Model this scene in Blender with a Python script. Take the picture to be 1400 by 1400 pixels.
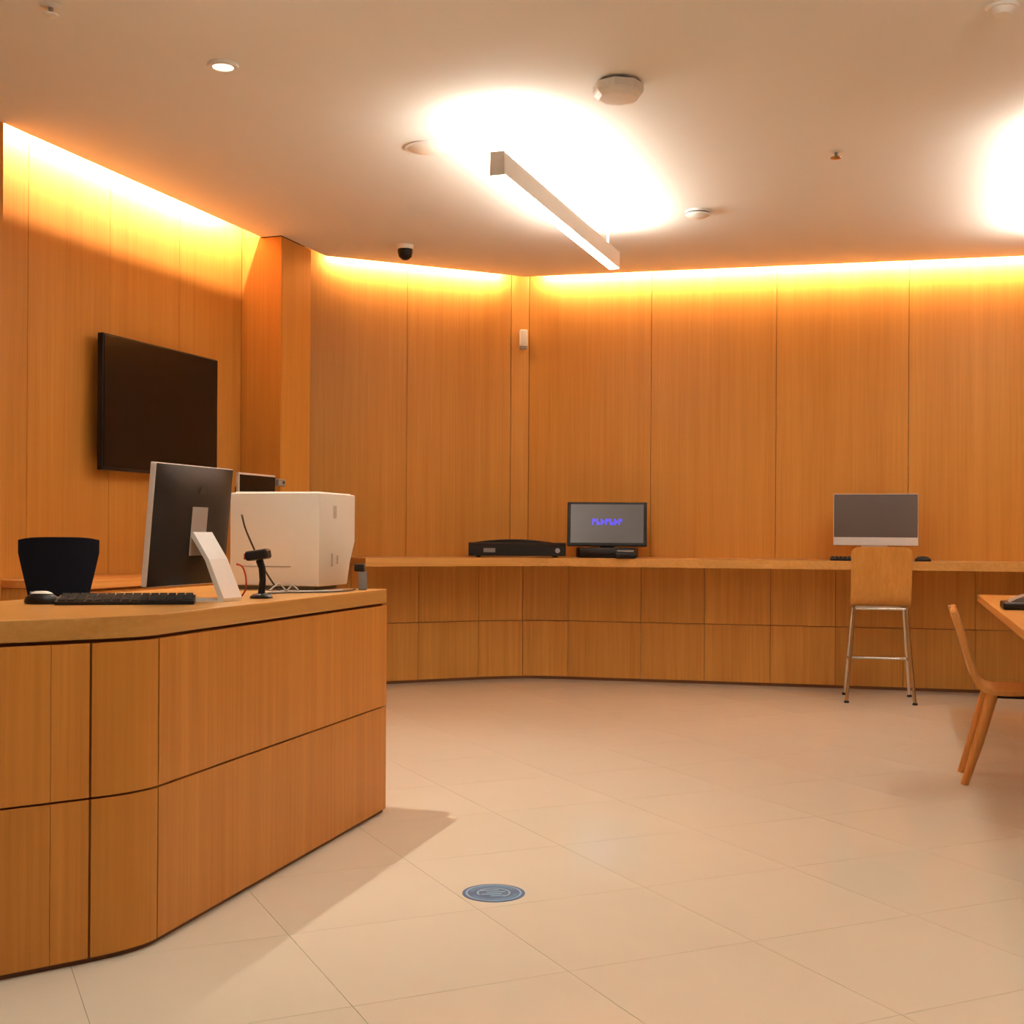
import bpy, bmesh, math, random
from mathutils import Vector, Matrix
random.seed(7)
for o in list(bpy.data.objects): bpy.data.objects.remove(o)
scene = bpy.context.scene
COL = scene.collection
R = math.radians

# ------------------------------------------------------------------ camera
cam = bpy.data.cameras.new('camera')
cam.sensor_width = 36; cam.lens = 36*1700/1400; cam.shift_y = 30/1400
cam.clip_start = .05
camo = bpy.data.objects.new('camera', cam); COL.objects.link(camo)
camo.matrix_world = Matrix.Translation((0, 0, 1.1)) @ Matrix.Rotation(R(90), 4, 'X') @ Matrix.Rotation(.0065, 4, 'Z')
scene.camera = camo

# ------------------------------------------------------------------ world, exposure, light levels
w = bpy.data.worlds.new('world'); scene.world = w; w.use_nodes = True
w.node_tree.nodes['Background'].inputs[0].default_value = (1, .72, .45, 1)
w.node_tree.nodes['Background'].inputs[1].default_value = 0.0
vs = scene.view_settings
vs.view_transform = 'Standard'; vs.look = 'None'; vs.gamma = 1; vs.use_curve_mapping = False
vs.exposure = -0.37
COVE_COL = (1.0, .70, .47); COVE_W = 36.0        # watts per metre of cove strip
PEND_COL = (1.0, .93, .82); PEND_UP = 255.0; PEND_DOWN = 62.0
SPOT_COL = (1.0, .87, .72); SPOT_W = 300.0

def area_lamp(name, loc, direction, sx, sy, watts, col):
    l = bpy.data.lights.new(name, 'AREA'); l.shape = 'RECTANGLE'; l.size = sx; l.size_y = sy
    l.energy = watts; l.color = col
    o = bpy.data.objects.new(name, l); COL.objects.link(o); o.location = loc
    return o

# ------------------------------------------------------------------ materials
MATS = {}
def principled(name):
    m = bpy.data.materials.new(name); m.use_nodes = True
    return m, m.node_tree, m.node_tree.nodes['Principled BSDF']
def plain(name, col, rough=.5, metal=0, spec=.5, noise=.04, emit=None, es=0, coat=0, nscale=40):
    if name in MATS: return MATS[name]
    m, nt, b = principled(name); N = nt.nodes; L = nt.links
    tc = N.new('ShaderNodeTexCoord'); nz = N.new('ShaderNodeTexNoise'); nz.inputs['Scale'].default_value = nscale
    nz.inputs['Detail'].default_value = 3
    L.new(tc.outputs['Object'], nz.inputs['Vector'])
    mp = N.new('ShaderNodeMapRange'); mp.inputs[3].default_value = 1-noise; mp.inputs[4].default_value = 1+noise
    L.new(nz.outputs['Fac'], mp.inputs[0])
    mx = N.new('ShaderNodeVectorMath'); mx.operation = 'SCALE'; mx.inputs[0].default_value = col[:3]
    L.new(mp.outputs[0], mx.inputs['Scale']); L.new(mx.outputs[0], b.inputs['Base Color'])
    b.inputs['Roughness'].default_value = rough; b.inputs['Metallic'].default_value = metal
    b.inputs['Specular IOR Level'].default_value = spec; b.inputs['Coat Weight'].default_value = coat
    if emit:
        b.inputs['Emission Color'].default_value = (*emit, 1); b.inputs['Emission Strength'].default_value = es
    MATS[name] = m; return m
def wood(name, light, dark, rot=0, axis='z', rough=.42, fine=70, streak=.55, vary=.10):
    """oak veneer; grain runs along local z (axis='z') or, for tops, along local x turned by rot"""
    if name in MATS: return MATS[name]
    m, nt, b = principled(name); N = nt.nodes; L = nt.links
    tc = N.new('ShaderNodeTexCoord'); oi = N.new('ShaderNodeObjectInfo')
    rt = N.new('ShaderNodeVectorRotate'); rt.rotation_type = 'Z_AXIS'; rt.inputs['Angle'].default_value = -rot
    L.new(tc.outputs['Object'], rt.inputs['Vector'])
    add = N.new('ShaderNodeVectorMath'); add.operation = 'ADD'; L.new(rt.outputs[0], add.inputs[0])
    sc = N.new('ShaderNodeVectorMath'); sc.operation = 'SCALE'; sc.inputs[0].default_value = (17, 31, 23)
    L.new(oi.outputs['Random'], sc.inputs['Scale']); L.new(sc.outputs[0], add.inputs[1])
    def nz(s, along, det):
        mp = N.new('ShaderNodeVectorMath'); mp.operation = 'MULTIPLY'
        mp.inputs[1].default_value = (s, s, along) if axis == 'z' else (along, s, s)
        L.new(add.outputs[0], mp.inputs[0])
        t = N.new('ShaderNodeTexNoise'); t.inputs['Scale'].default_value = 1; t.inputs['Detail'].default_value = det
        t.inputs['Roughness'].default_value = .6; L.new(mp.outputs[0], t.inputs['Vector']); return t.outputs['Fac']
    f1 = nz(fine, 1.3, 5); f2 = nz(fine*.17, .25, 3)
    mix = N.new('ShaderNodeMix'); mix.inputs[0].default_value = streak
    L.new(f2, mix.inputs[2]); L.new(f1, mix.inputs[3])
    rp = N.new('ShaderNodeValToRGB'); rp.color_ramp.elements[0].position = .34; rp.color_ramp.elements[1].position = .66
    rp.color_ramp.elements[0].color = (*dark, 1); rp.color_ramp.elements[1].color = (*light, 1)
    L.new(mix.outputs[0], rp.inputs[0])
    vr = N.new('ShaderNodeMapRange'); vr.inputs[3].default_value = 1-vary; vr.inputs[4].default_value = 1+vary
    L.new(oi.outputs['Random'], vr.inputs[0])
    ml = N.new('ShaderNodeVectorMath'); ml.operation = 'SCALE'; L.new(rp.outputs[0], ml.inputs[0]); L.new(vr.outputs[0], ml.inputs['Scale'])
    L.new(ml.outputs[0], b.inputs['Base Color'])
    b.inputs['Roughness'].default_value = rough; b.inputs['Specular IOR Level'].default_value = .25
    bp = N.new('ShaderNodeBump'); bp.inputs['Strength'].default_value = .06; bp.inputs['Distance'].default_value = .002
    L.new(f1, bp.inputs['Height']); L.new(bp.outputs[0], b.inputs['Normal'])
    MATS[name] = m; return m
def glow(name, col, strength):
    if name in MATS: return MATS[name]
    m, nt, b = principled(name)
    b.inputs['Base Color'].default_value = (.8, .8, .8, 1)
    b.inputs['Emission Color'].default_value = (*col, 1); b.inputs['Emission Strength'].default_value = strength
    MATS[name] = m; return m
def screen_glow(name, col, strength):
    """a dim lit screen: slightly uneven backlight over black glass"""
    m, nt, b = principled(name); N = nt.nodes; L = nt.links
    tc = N.new('ShaderNodeTexCoord'); nz = N.new('ShaderNodeTexNoise'); nz.inputs['Scale'].default_value = 6
    L.new(tc.outputs['Object'], nz.inputs['Vector'])
    mp = N.new('ShaderNodeMapRange'); mp.inputs[3].default_value = strength*.9; mp.inputs[4].default_value = strength*1.1
    L.new(nz.outputs['Fac'], mp.inputs[0]); L.new(mp.outputs[0], b.inputs['Emission Strength'])
    b.inputs['Base Color'].default_value = (.03, .03, .03, 1); b.inputs['Roughness'].default_value = .2
    b.inputs['Emission Color'].default_value = (*col, 1); return m

LW = (.56, .26, .053); DW = (.46, .197, .036)
M_wall = wood('oak_wall', LW, DW)
M_low = wood('oak_low', (.66, .315, .072), (.50, .21, .042), fine=55)
M_desk = wood('oak_desk', (.69, .285, .057), (.53, .200, .036), fine=60)
M_deskcurve = wood('oak_desk_curve', (.64, .262, .047), (.55, .210, .036), fine=60)
M_top = wood('oak_top', (.70, .36, .105), (.57, .265, .068), rot=R(90-16), axis='x', rough=.28)
M_shelf_l = wood('oak_shelf_l', (.72, .38, .115), (.58, .28, .07), rot=R(25), axis='x', rough=.32)
M_table = wood('oak_table', (.72, .36, .10), (.58, .25, .06), rot=0, axis='x', rough=.28)
M_seat = wood('oak_seat', (.70, .335, .075), (.56, .24, .048), rough=.3)
M_leg = wood('oak_leg', (.60, .25, .065), (.45, .165, .038), rough=.35)
M_gap = plain('joint_shadow', (.20, .075, .022), .8)
M_ceil = plain('ceiling_paint', (.80, .76, .70), .85, noise=.01, nscale=3)
M_cream = plain('cream_paint', (.72, .60, .44), .8, noise=.02, nscale=3)
M_white = plain('white_plastic', (.80, .76, .70), .4)
M_offw = plain('offwhite_plastic', (.86, .80, .71), .45, noise=.02)
M_black = plain('black_plastic', (.008, .0065, .006), .4, spec=.22)
M_blackm = plain('black_matte', (.010, .009, .009), .7, spec=.2)
M_fabric = plain('black_fabric', (.006, .006, .010), .95, nscale=300, noise=.3, spec=.1)
M_glass = plain('dark_screen', (.006, .004, .003), .14, noise=0, spec=.16)
M_silver = plain('silver_aluminium', (.78, .76, .74), .38, .35)
M_stand = plain('satin_silver', (.82, .80, .77), .45, .15)
M_shadealu = plain('shaded_aluminium', (.014, .011, .009), .5, 0, spec=.2)  # aluminium back coloured near black for its shade and dark reflections
M_chrome = plain('chrome', (.72, .70, .68), .14, 1.0, noise=.01)
M_steel = plain('grey_metal', (.30, .29, .28), .4, .8)
M_grey = plain('grey_plastic', (.20, .19, .18), .5)
M_label = plain('label_paper', (.42, .36, .33), .7)
M_red = plain('red_plastic', (.45, .03, .02), .5)
M_blue = plain('decal_blue', (.006, .075, .20), .45, noise=.1)
M_decw = plain('decal_pale', (.20, .40, .52), .45, noise=.1)
M_decm = plain('decal_midblue', (.03, .17, .32), .45, noise=.1)

# ------------------------------------------------------------------ mesh helpers
class MB:
    def __init__(s): s.bm = bmesh.new()
    def _mark(s): return set(s.bm.verts), set(s.bm.edges)
    def box(s, c, d, rot=None, bev=0, seg=2):
        r = bmesh.ops.create_cube(s.bm, size=1)
        vv = r['verts']
        for v in vv:
            v.co = Vector((v.co.x*d[0], v.co.y*d[1], v.co.z*d[2]))
        if bev:
            es = list({e for v in vv for e in v.link_edges})
            rb = bmesh.ops.bevel(s.bm, geom=es, offset=bev, segments=seg, affect='EDGES', profile=.5)
            vv = list({v for f in rb['faces'] for v in f.verts} | {v for v in vv if v.is_valid})
        M = Matrix.Translation(c) @ (rot.to_4x4() if rot else Matrix())
        for v in vv: v.co = M @ v.co
        return s
    def prism(s, pts, z0, z1, bev=0):
        lo = [s.bm.verts.new((x, y, z0)) for x, y in pts]; hi = [s.bm.verts.new((x, y, z1)) for x, y in pts]
        n = len(pts)
        fs = [s.bm.faces.new(lo[::-1]), s.bm.faces.new(hi)]
        for i in range(n): fs.append(s.bm.faces.new((lo[i], lo[(i+1) % n], hi[(i+1) % n], hi[i])))
        if bev:
            es = list({e for f in fs for e in f.edges})
            bmesh.ops.bevel(s.bm, geom=es, offset=bev, segments=2, affect='EDGES', profile=.5)
        return s
    def tube(s, pts, rad, n=10, cap=True):
        pts = [Vector(p) for p in pts]; rings = []
        rr = rad if isinstance(rad, (list, tuple)) else [rad]*len(pts)
        up = None
        for i, p in enumerate(pts):
            a = pts[max(i-1, 0)]; b = pts[min(i+1, len(pts)-1)]; t = (b-a).normalized()
            if up is None:
                up = Vector((0, 0, 1)) if abs(t.z) < .9 else Vector((1, 0, 0))
            sd = t.cross(up).normalized(); up = sd.cross(t).normalized()
            rings.append([s.bm.verts.new(p + rr[i]*(math.cos(q)*sd + math.sin(q)*up)) for q in [2*math.pi*k/n for k in range(n)]])
        for A, B in zip(rings, rings[1:]):
            for k in range(n): s.bm.faces.new((A[k], A[(k+1) % n], B[(k+1) % n], B[k]))
        if cap: s.bm.faces.new(rings[0][::-1]); s.bm.faces.new(rings[-1])
        return s
    def lathe(s, prof, c=(0, 0, 0), n=32, rot=0, cap=True):
        """profile [(r,z)...] bottom to top"""
        rings = []
        for r, z in prof:
            if r < 1e-6: rings.append([s.bm.verts.new((c[0], c[1], c[2]+z))])
            else: rings.append([s.bm.verts.new((c[0]+r*math.cos(rot+2*math.pi*k/n), c[1]+r*math.sin(rot+2*math.pi*k/n), c[2]+z)) for k in range(n)])
        for A, B in zip(rings, rings[1:]):
            for k in range(n):
                a = [A[0]] if len(A) == 1 else [A[k], A[(k+1) % n]]
                b = [B[0]] if len(B) == 1 else [B[(k+1) % n], B[k]]
                if len(a)+len(b) > 2: s.bm.faces.new(a+b)
        if cap and len(rings[0]) > 1: s.bm.faces.new(rings[0][::-1])
        if cap and len(rings[-1]) > 1: s.bm.faces.new(rings[-1])
        return s
    def extrude_profile(s, prof, x0, x1, nx=1, fn=None):
        """closed (y,z) outline extruded along x"""
        cols = []
        for i in range(nx+1):
            x = x0+(x1-x0)*i/nx
            cols.append([s.bm.verts.new((fn(x, y, z) if fn else (x, y, z))) for y, z in prof])
        n = len(prof)
        for A, B in zip(cols, cols[1:]):
            for k in range(n): s.bm.faces.new((A[k], A[(k+1) % n], B[(k+1) % n], B[k]))
        s.bm.faces.new(cols[0][::-1]); s.bm.faces.new(cols[-1])
        return s
    def build(s, name, mat, parent=None, loc=(0, 0, 0), rz=0, smooth=False):
        bmesh.ops.recalc_face_normals(s.bm, faces=s.bm.faces)
        me = bpy.data.meshes.new(name); s.bm.to_mesh(me); s.bm.free()
        me.materials.append(mat)
        if smooth:
            for p in me.polygons: p.use_smooth = True
            me.set_sharp_from_angle(angle=R(38))
        o = bpy.data.objects.new(name, me); COL.objects.link(o)
        o.location = loc; o.rotation_euler = (0, 0, rz)
        if parent: o.parent = parent
        return o
def tag(o, label, cat, group=None):
    o['label'] = label; o['category'] = cat
    if group: o['group'] = group
    return o
def struct(o): o['kind'] = 'structure'; return o
def thing(name, label, cat, loc, rz=0, group=None):
    o = bpy.data.objects.new(name, None); COL.objects.link(o); o.empty_display_size = .1
    o.location = loc; o.rotation_euler = (0, 0, rz)
    return tag(o, label, cat, group)
def copy_tree(o, parent=None):
    c = o.copy(); COL.objects.link(c); c.parent = parent
    for ch in list(o.children): copy_tree(ch, c)
    return c

# ------------------------------------------------------------------ plan of the room (metres, camera at 0,0)
CH = 3.05; TOPZ = 3.36; SLOT = .145
V = lambda p: Vector((p[0], p[1]))
def lint(p, d, q, e):
    k = (q[0]-p[0])*e[1]-(q[1]-p[1])*e[0]; t = k/(d[0]*e[1]-d[1]*e[0]); return Vector((p[0]+d[0]*t, p[1]+d[1]*t))
dL = Vector((.3229, .9464)); nL = Vector((-.9464, .3229))        # left wall direction, outward normal
dB = Vector((.9047, .4261)); nB = Vector((-.4261, .9047))        # back wall
dR = Vector((.9738, -.2275)); nR = Vector((.2275, .9738))        # angled back-right wall
L0 = Vector((-2.444, 5.946))                                      # ceiling edge, near end of the niche
B0 = Vector((-1.413, 8.719)); CR = Vector((.087, 9.425))
PIL = Vector((-1.526, 8.166)); PIL2 = PIL + dL*.40
def plane(kind, off):
    return {'L': (L0+nL*off, dL), 'B': (CR+nB*off, dB), 'R': (CR+nR*off, dR)}[kind]
XR = 6.4; YB = -3.0; XL = -4.3
def atx(kind, off, x):
    p, d = plane(kind, off); return lint(p, d, (x, 0), (0, 1))
def along(kind, off, px):
    """where a column of the plan (bearing px) meets a wall line"""
    p, d = plane(kind, off); return lint(p, d, (0, 0), ((px-700)/1700, 1))

# floor slab and tiles
room_out = [(-2.6, 5.9), (XL, .8), (XL, YB), (XR, YB), (XR, atx('R', .3, XR).y), tuple(lint(*plane('B', .3), *plane('R', .3))), tuple(lint(*plane('B', .3), *plane('L', .3)))]
floor = struct(MB().prism(room_out, -.12, -.004).build('floor', plain('grout', (.60, .51, .38), .6)))
def mtile():
    m, nt, b = principled('cream_tile'); N = nt.nodes; L = nt.links
    tc = N.new('ShaderNodeTexCoord'); oi = N.new('ShaderNodeObjectInfo')
    nz = N.new('ShaderNodeTexNoise'); nz.inputs['Scale'].default_value = 2.2; nz.inputs['Detail'].default_value = 6
    L.new(tc.outputs['Object'], nz.inputs['Vector'])
    rp = N.new('ShaderNodeValToRGB'); rp.color_ramp.elements[0].position = .3; rp.color_ramp.elements[1].position = .7
    rp.color_ramp.elements[0].color = (.75, .69, .56, 1); rp.color_ramp.elements[1].color = (.78, .725, .595, 1)
    L.new(nz.outputs['Fac'], rp.inputs[0])
    vr = N.new('ShaderNodeMapRange'); vr.inputs[3].default_value = .993; vr.inputs[4].default_value = 1.007
    L.new(oi.outputs['Random'], vr.inputs[0])
    ml = N.new('ShaderNodeVectorMath'); ml.operation = 'SCALE'; L.new(rp.outputs[0], ml.inputs[0]); L.new(vr.outputs[0], ml.inputs['Scale'])
    L.new(ml.outputs[0], b.inputs['Base Color'])
    b.inputs['Roughness'].default_value = .12; b.inputs['Specular IOR Level'].default_value = .5
    return m
M_tile = mtile()
def clip(poly, p, n):
    out = []
    for i in range(len(poly)):
        a = poly[i]; b = poly[(i+1) % len(poly)]
        da = (a-p).dot(n); db = (b-p).dot(n)
        if da <= 0: out.append(a)
        if (da < 0) != (db < 0): out.append(a+(b-a)*(da/(da-db)))
    return out
TS = .566; T0 = Vector((.149, 3.13)); dT = Vector((.9047, .4261)); eT = Vector((-.4261, .9047))
cuts = [(plane('B', .09)[0], nB), (plane('R', .09)[0], nR), (plane('L', .15)[0], nL), (V((XR, 0)), V((1, 0))), (V((XL, 0)), V((-1, 0))), (V((0, .6)), V((0, -1)))]
full = None
for i in range(-14, 16):
    for j in range(-12, 16):
        c = [T0+dT*TS*(i+a)+eT*TS*(j+b) for a, b in ((0, 0), (1, 0), (1, 1), (0, 1))]
        g = .0008
        c = [p+dT*g*sx+eT*g*sy for p, (sx, sy) in zip(c, ((1, 1), (-1, 1), (-1, -1), (1, -1)))]
        mid = sum(c, Vector((0, 0)))/4
        if mid.y > .9 and abs(mid.x) > mid.y*.5+1.5: continue
        n0 = len(c); cc = c; cutflag = False
        for p, n in cuts:
            before = [(q-p).dot(n) for q in cc]
            if max(before) > 0: cutflag = True
            cc = clip(cc, p, n)
            if len(cc) < 3: break
        if len(cc) < 3: continue
        o0 = cc[0]
        if not cutflag and full is not None:
            o = bpy.data.objects.new('tile', full); COL.objects.link(o); o.location = (c[0].x, c[0].y, 0); o.parent = floor
        else:
            o = MB().prism([tuple(q-o0) for q in cc], -.004, 0).build('tile', M_tile, floor, (o0.x, o0.y, 0))
            if not cutflag: full = o.data

# ceilings: visible slab with slots along the lit walls, cavity lid above
PN = PIL                                                          # near corner of pillar
ce = [tuple(L0), tuple(L0+dL*((PIL-L0).dot(dL)))]
Lend = L0+dL*((PIL-L0).dot(dL))
ceil_pts = [tuple(L0), tuple(Lend), tuple(PIL), tuple(PIL2), tuple(lint(PIL2, dL, *plane('B', 0))), tuple(CR), tuple(atx('R', 0, XR)), (XR, YB), (XL, YB), (XL, .8)]
struct(MB().prism(ceil_pts[::-1], CH, CH+.03).build('ceiling', M_ceil))
lid = [(-2.75, 5.9), (XL, .8), (XL, YB), (XR, YB), (XR, atx('R', .3, XR).y), tuple(lint(*plane('B', .3), *plane('R', .3))), tuple(lint(*plane('B', .3), *plane('L', .3)))]
struct(MB().prism(lid, TOPZ, TOPZ+.1).build('ceiling_lid', M_ceil))
UP = .12                                                          # upstand of the cove, behind the lip
def upstand(a, b, n, name):
    a = Vector(a)-n*UP; b = Vector(b)-n*UP
    struct(MB().prism([tuple(a), tuple(b), tuple(b-n*.03), tuple(a-n*.03)], CH+.03, TOPZ).build(name, M_ceil))
upstand(L0, Lend, nL, 'trim_1'); upstand(lint(PIL2, dL, *plane('B', 0)), CR, nB, 'trim_2'); upstand(CR, atx('R', 0, XR), nR, 'trim_3')
def cove(a, b, n, watts_m, name, wall_gap=.085, up=.04):
    a = Vector(a); b = Vector(b); d = (b-a); ln = d.length; d.normalize()
    m = (a+b)/2 + n*(SLOT-wall_gap)
    z = CH+up
    fwd = Vector((n.x, n.y, -.12)).normalized()
    xax = Vector((d.x, d.y, 0)); zax = -fwd; yax = zax.cross(xax)
    o = area_lamp(name, (0, 0, 0), None, ln-.04, .016, watts_m*ln, COVE_COL)
    o.matrix_world = Matrix(((xax.x, yax.x, zax.x, m.x), (xax.y, yax.y, zax.y, m.y), (xax.z, yax.z, zax.z, z), (0, 0, 0, 1)))
cove(L0+dL*.02, Lend-dL*.02, nL, COVE_W*1.65, 'cove_lamp', .18, .13)
cove(lint(PIL2, dL, *plane('B', 0))+dB*.05, CR-dB*.10, nB, COVE_W, 'cove_lamp')
cove(CR+dR*.10, atx('R', 0, XR-.1), nR, COVE_W, 'cove_lamp')

# ---- walls: dark backing with oak panels (each panel its own piece, joints recessed)
def wall(name, poly, z0, z1, mat=M_gap):
    return struct(MB().prism(poly, z0, z1).build(name, mat))
def panels(parent, kind, off, xs, z0, z1, mat, gap=.0035, th=.018, name='panel'):
    """xs: list of points along the wall line; a board between each pair"""
    n = {'L': nL, 'B': nB, 'R': nR}[kind]; d = {'L': dL, 'B': dB, 'R': dR}[kind]
    for a, b in zip(xs, xs[1:]):
        a2 = a+d*gap/2; b2 = b-d*gap/2
        q = [a2, b2, b2+n*th, a2+n*th]
        MB().prism([tuple(v-a2) for v in q], 0, z1-z0).build(name, mat, parent, (a2.x, a2.y, z0))
# left wall (niche with the television)
oL = SLOT
pL, _ = plane('L', oL)
wl_far = lint(pL, dL, PIL, nL)                                    # meets the pillar's near face
a = pL-dL*.05; b = wl_far+dL*.0
wl = wall('wall_left', [tuple(a+nL*.02), tuple(a+nL*.14), tuple(b+nL*.14), tuple(b+nL*.02)], 0, TOPZ)
xs = [pL-dL*.04] + [along('L', oL, px) for px in (36, 148, 243)] + [wl_far]
panels(wl, 'L', oL, xs, .0, TOPZ-.01, M_wall)
# near return of the niche and the flush wall running towards the camera
ret = struct(MB().prism([tuple(L0), tuple(L0+nL*(SLOT-.002)), tuple(L0+nL*(SLOT-.002)-dL*.03), tuple(L0-dL*.03)], 0, TOPZ).build('trim_4', M_wall))
e = lint(L0, dL, (XL, 0), (0, 1))
wn = wall('wall_left_near', [tuple(L0-dL*.035+nL*.02), tuple(L0-dL*.035+nL*.14), tuple(e+nL*.14), tuple(e+nL*.02)], 0, TOPZ)
panels(wn, 'L', 0, [e]+[L0-dL*s for s in (3.7, 2.8, 1.9, 1.0, .035)], 0, CH-.001, M_wall)
wall('wall_side_near', [(XL-.1, .85), (XL, .85), (XL, YB), (XL-.1, YB)], 0, TOPZ, M_cream)
wall('wall_rear', [(XL-.1, YB-.1), (XR+.1, YB-.1), (XR+.1, YB), (XL-.1, YB)], 0, TOPZ, M_cream)
wall('wall_right', [(XR, YB), (XR+.1, YB), (XR+.1, atx('R', .3, XR).y), (XR, atx('R', .3, XR).y)], 0, TOPZ, M_wall)
# pillar between niche and back wall
pback = PIL2+dL*.45
pf = wl_far-PIL
pil = wall('wall_pillar', [tuple(PIL+nL*.02+dL*.02), tuple(PIL+nL*.42+dL*.02), tuple(PIL+nL*.42+dL*.40), tuple(PIL+nL*.02+dL*.40)], 0, CH-.006)
fw = (wl_far-PIL).length
MB().prism([(0, 0), tuple(nL*(fw-.002)), tuple(nL*(fw-.002)+dL*.018), tuple(dL*.018)], 0, CH-.006).build('panel', M_wall, pil, (PIL.x, PIL.y, 0))
# the part of the near face that closes the slot above ceiling level
MB().prism([tuple(nL*(fw-SLOT+.004)), tuple(nL*(fw-.002)), tuple(nL*(fw-.002)+dL*.018), tuple(nL*(fw-SLOT+.004)+dL*.018)], CH-.004, TOPZ-.01).build('panel', M_wall, pil, (PIL.x, PIL.y, 0))
p2 = PIL+dL*.021
MB().prism([(0, 0), tuple(dL*.385), tuple(dL*.385+nL*.018), tuple(nL*.018)], 0, CH-.006).build('panel', M_wall, pil, (p2.x, p2.y, 0))

# back wall and angled back-right wall above the counter
HS = .93; ST = .06                                                # counter height, thickness
UZ = HS-.01
cB = lint(*plane('B', SLOT), *plane('R', SLOT))
s0 = lint(PIL+dL*.1, dL, *plane('B', SLOT)) - dB*.25
cBo = lint(*plane('B', SLOT+.14), *plane('R', SLOT+.14)); cBi = lint(*plane('B', SLOT+.02), *plane('R', SLOT+.02))
wb = wall('wall_back', [tuple(s0+nB*.02), tuple(cBi), tuple(cBo), tuple(s0+nB*.14)], 0, TOPZ)
rEnd = atx('R', SLOT, XR)
wr = wall('wall_back_right', [tuple(cBi), tuple(rEnd+nR*.02), tuple(rEnd+nR*.14), tuple(cBo)], 0, TOPZ)
k1 = along('B', SLOT, 697); k2 = along('R', SLOT, 722)
panels(wb, 'B', SLOT, [s0, along('B', SLOT, 555), k1], UZ, TOPZ-.01, M_wall)
panels(wr, 'R', SLOT, [k2]+[along('R', SLOT, px) for px in (889, 1060, 1241, 1425, 1610, 1800)]+[rEnd], UZ, TOPZ-.01, M_wall)
kd = (k2-k1).normalized(); kn = Vector((-kd.y, kd.x))
qa = k1+kd*.003; qb = k2-kd*.003
MB().prism([(0, 0), tuple(qb-qa), tuple(qb-qa+kn*.014), tuple(kn*.014)], 0, TOPZ-.01-UZ).build('corner_panel', M_wall, wb, (qa.x, qa.y, UZ))

# lower panelling under the counter, rounded in the corner, two rows with a plinth
LO = .07
c0 = lint(*plane('B', LO), *plane('R', LO)); tl = .36
ang = math.acos(max(-1, min(1, dB.dot(dR)))); rad = tl/math.tan(ang/2) if ang else 1
t1 = c0-dB*tl; t2 = c0+dR*tl
def arc_pts(off, n=10):
    """rounded corner line, offset towards the room"""
    ctr = t1-nB*(tl/math.tan(ang/2)); r = (tl/math.tan(ang/2))-off
    a0 = math.atan2(nB.y, nB.x); a1 = math.atan2(nR.y, nR.x)
    return [ctr+Vector((math.cos(a0+(a1-a0)*i/n), math.sin(a0+(a1-a0)*i/n)))*r for i in range(n+1)]
lows = s0-nB*(SLOT-LO)
def lowline(off):
    return [lows-nB*off]+arc_pts(off)+[atx('R', LO, XR)-nR*off]
def strip(front, back): return [tuple(v) for v in front]+[tuple(v) for v in back[::-1]]
lw = struct(MB().prism(strip(lowline(-.02), lowline(-.05)), .0, HS-ST-.002).build('wall_low', M_gap))
struct(MB().prism(strip(lowline(-.012), lowline(-.0199)), .001, .022).build('baseboard_back', plain('plinth_dark', (.16, .06, .02), .6)))
JZ = .445
rows = ((.024, JZ-.0025), (JZ+.0025, HS-ST-.003))
A = arc_pts(0); A2 = arc_pts(-.018)
for z0, z1 in rows:
    xsB = [lows]+[along('B', LO, px) for px in (480, 573)]+[t1]
    panels(lw, 'B', LO, xsB, z0, z1, M_low)
    for i0, i1 in ((0, 5), (5, 10)):
        fr = [v-A[i0] for v in A[i0:i1+1]]; bk = [v-A[i0] for v in A2[i0:i1+1]]
        if True:
            fr[0] = fr[0]+(fr[1]-fr[0]).normalized()*.0022; fr[-1] = fr[-1]-(fr[-1]-fr[-2]).normalized()*.0022
        MB().prism(strip(fr, bk), 0, z1-z0).build('panel', M_low, lw, (A[i0].x, A[i0].y, z0))
    xsR = [t2]+[along('R', LO, px) for px in (877, 964, 1054, 1143, 1236, 1334, 1435, 1540)]+[atx('R', LO, XR)]
    panels(lw, 'R', LO, xsR, z0, z1, M_low)

# counter shelf running along both walls
OV = .48
shelf = thing('wall_counter', 'long oak counter shelf running along the panelled back walls', 'counter', (0, 0, 0))
cf = lint(*plane('B', LO-OV), *plane('R', LO-OV))
sB0 = lint(PIL2+dL*.0, dL, *plane('B', SLOT-.003))+dB*.03; sF0 = lint(sB0, nB, *plane('B', LO-OV))
cw = lint(*plane('B', SLOT-.003), *plane('R', SLOT-.003))
rF = atx('R', LO-OV, XR-.02); rB = atx('R', SLOT-.003, XR-.02)
k1b = lint(k1-kn*.004, kd, *plane('B', SLOT-.003)); k2b = lint(k1-kn*.004, kd, *plane('R', SLOT-.003))
def bez(p, c, q, n=8): return [p*(1-t)**2+c*2*t*(1-t)+q*t*t for t in [i/n for i in range(n+1)]]
fr = [sF0]+bez(cf-dB*.22, cf, cf+dR*.22)+[rF]
MB().prism([tuple(v) for v in fr]+[tuple(v) for v in (rB, k2b, k1b, sB0)], HS-ST, HS, bev=.003).build('worktop', M_shelf_l, shelf)

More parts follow.
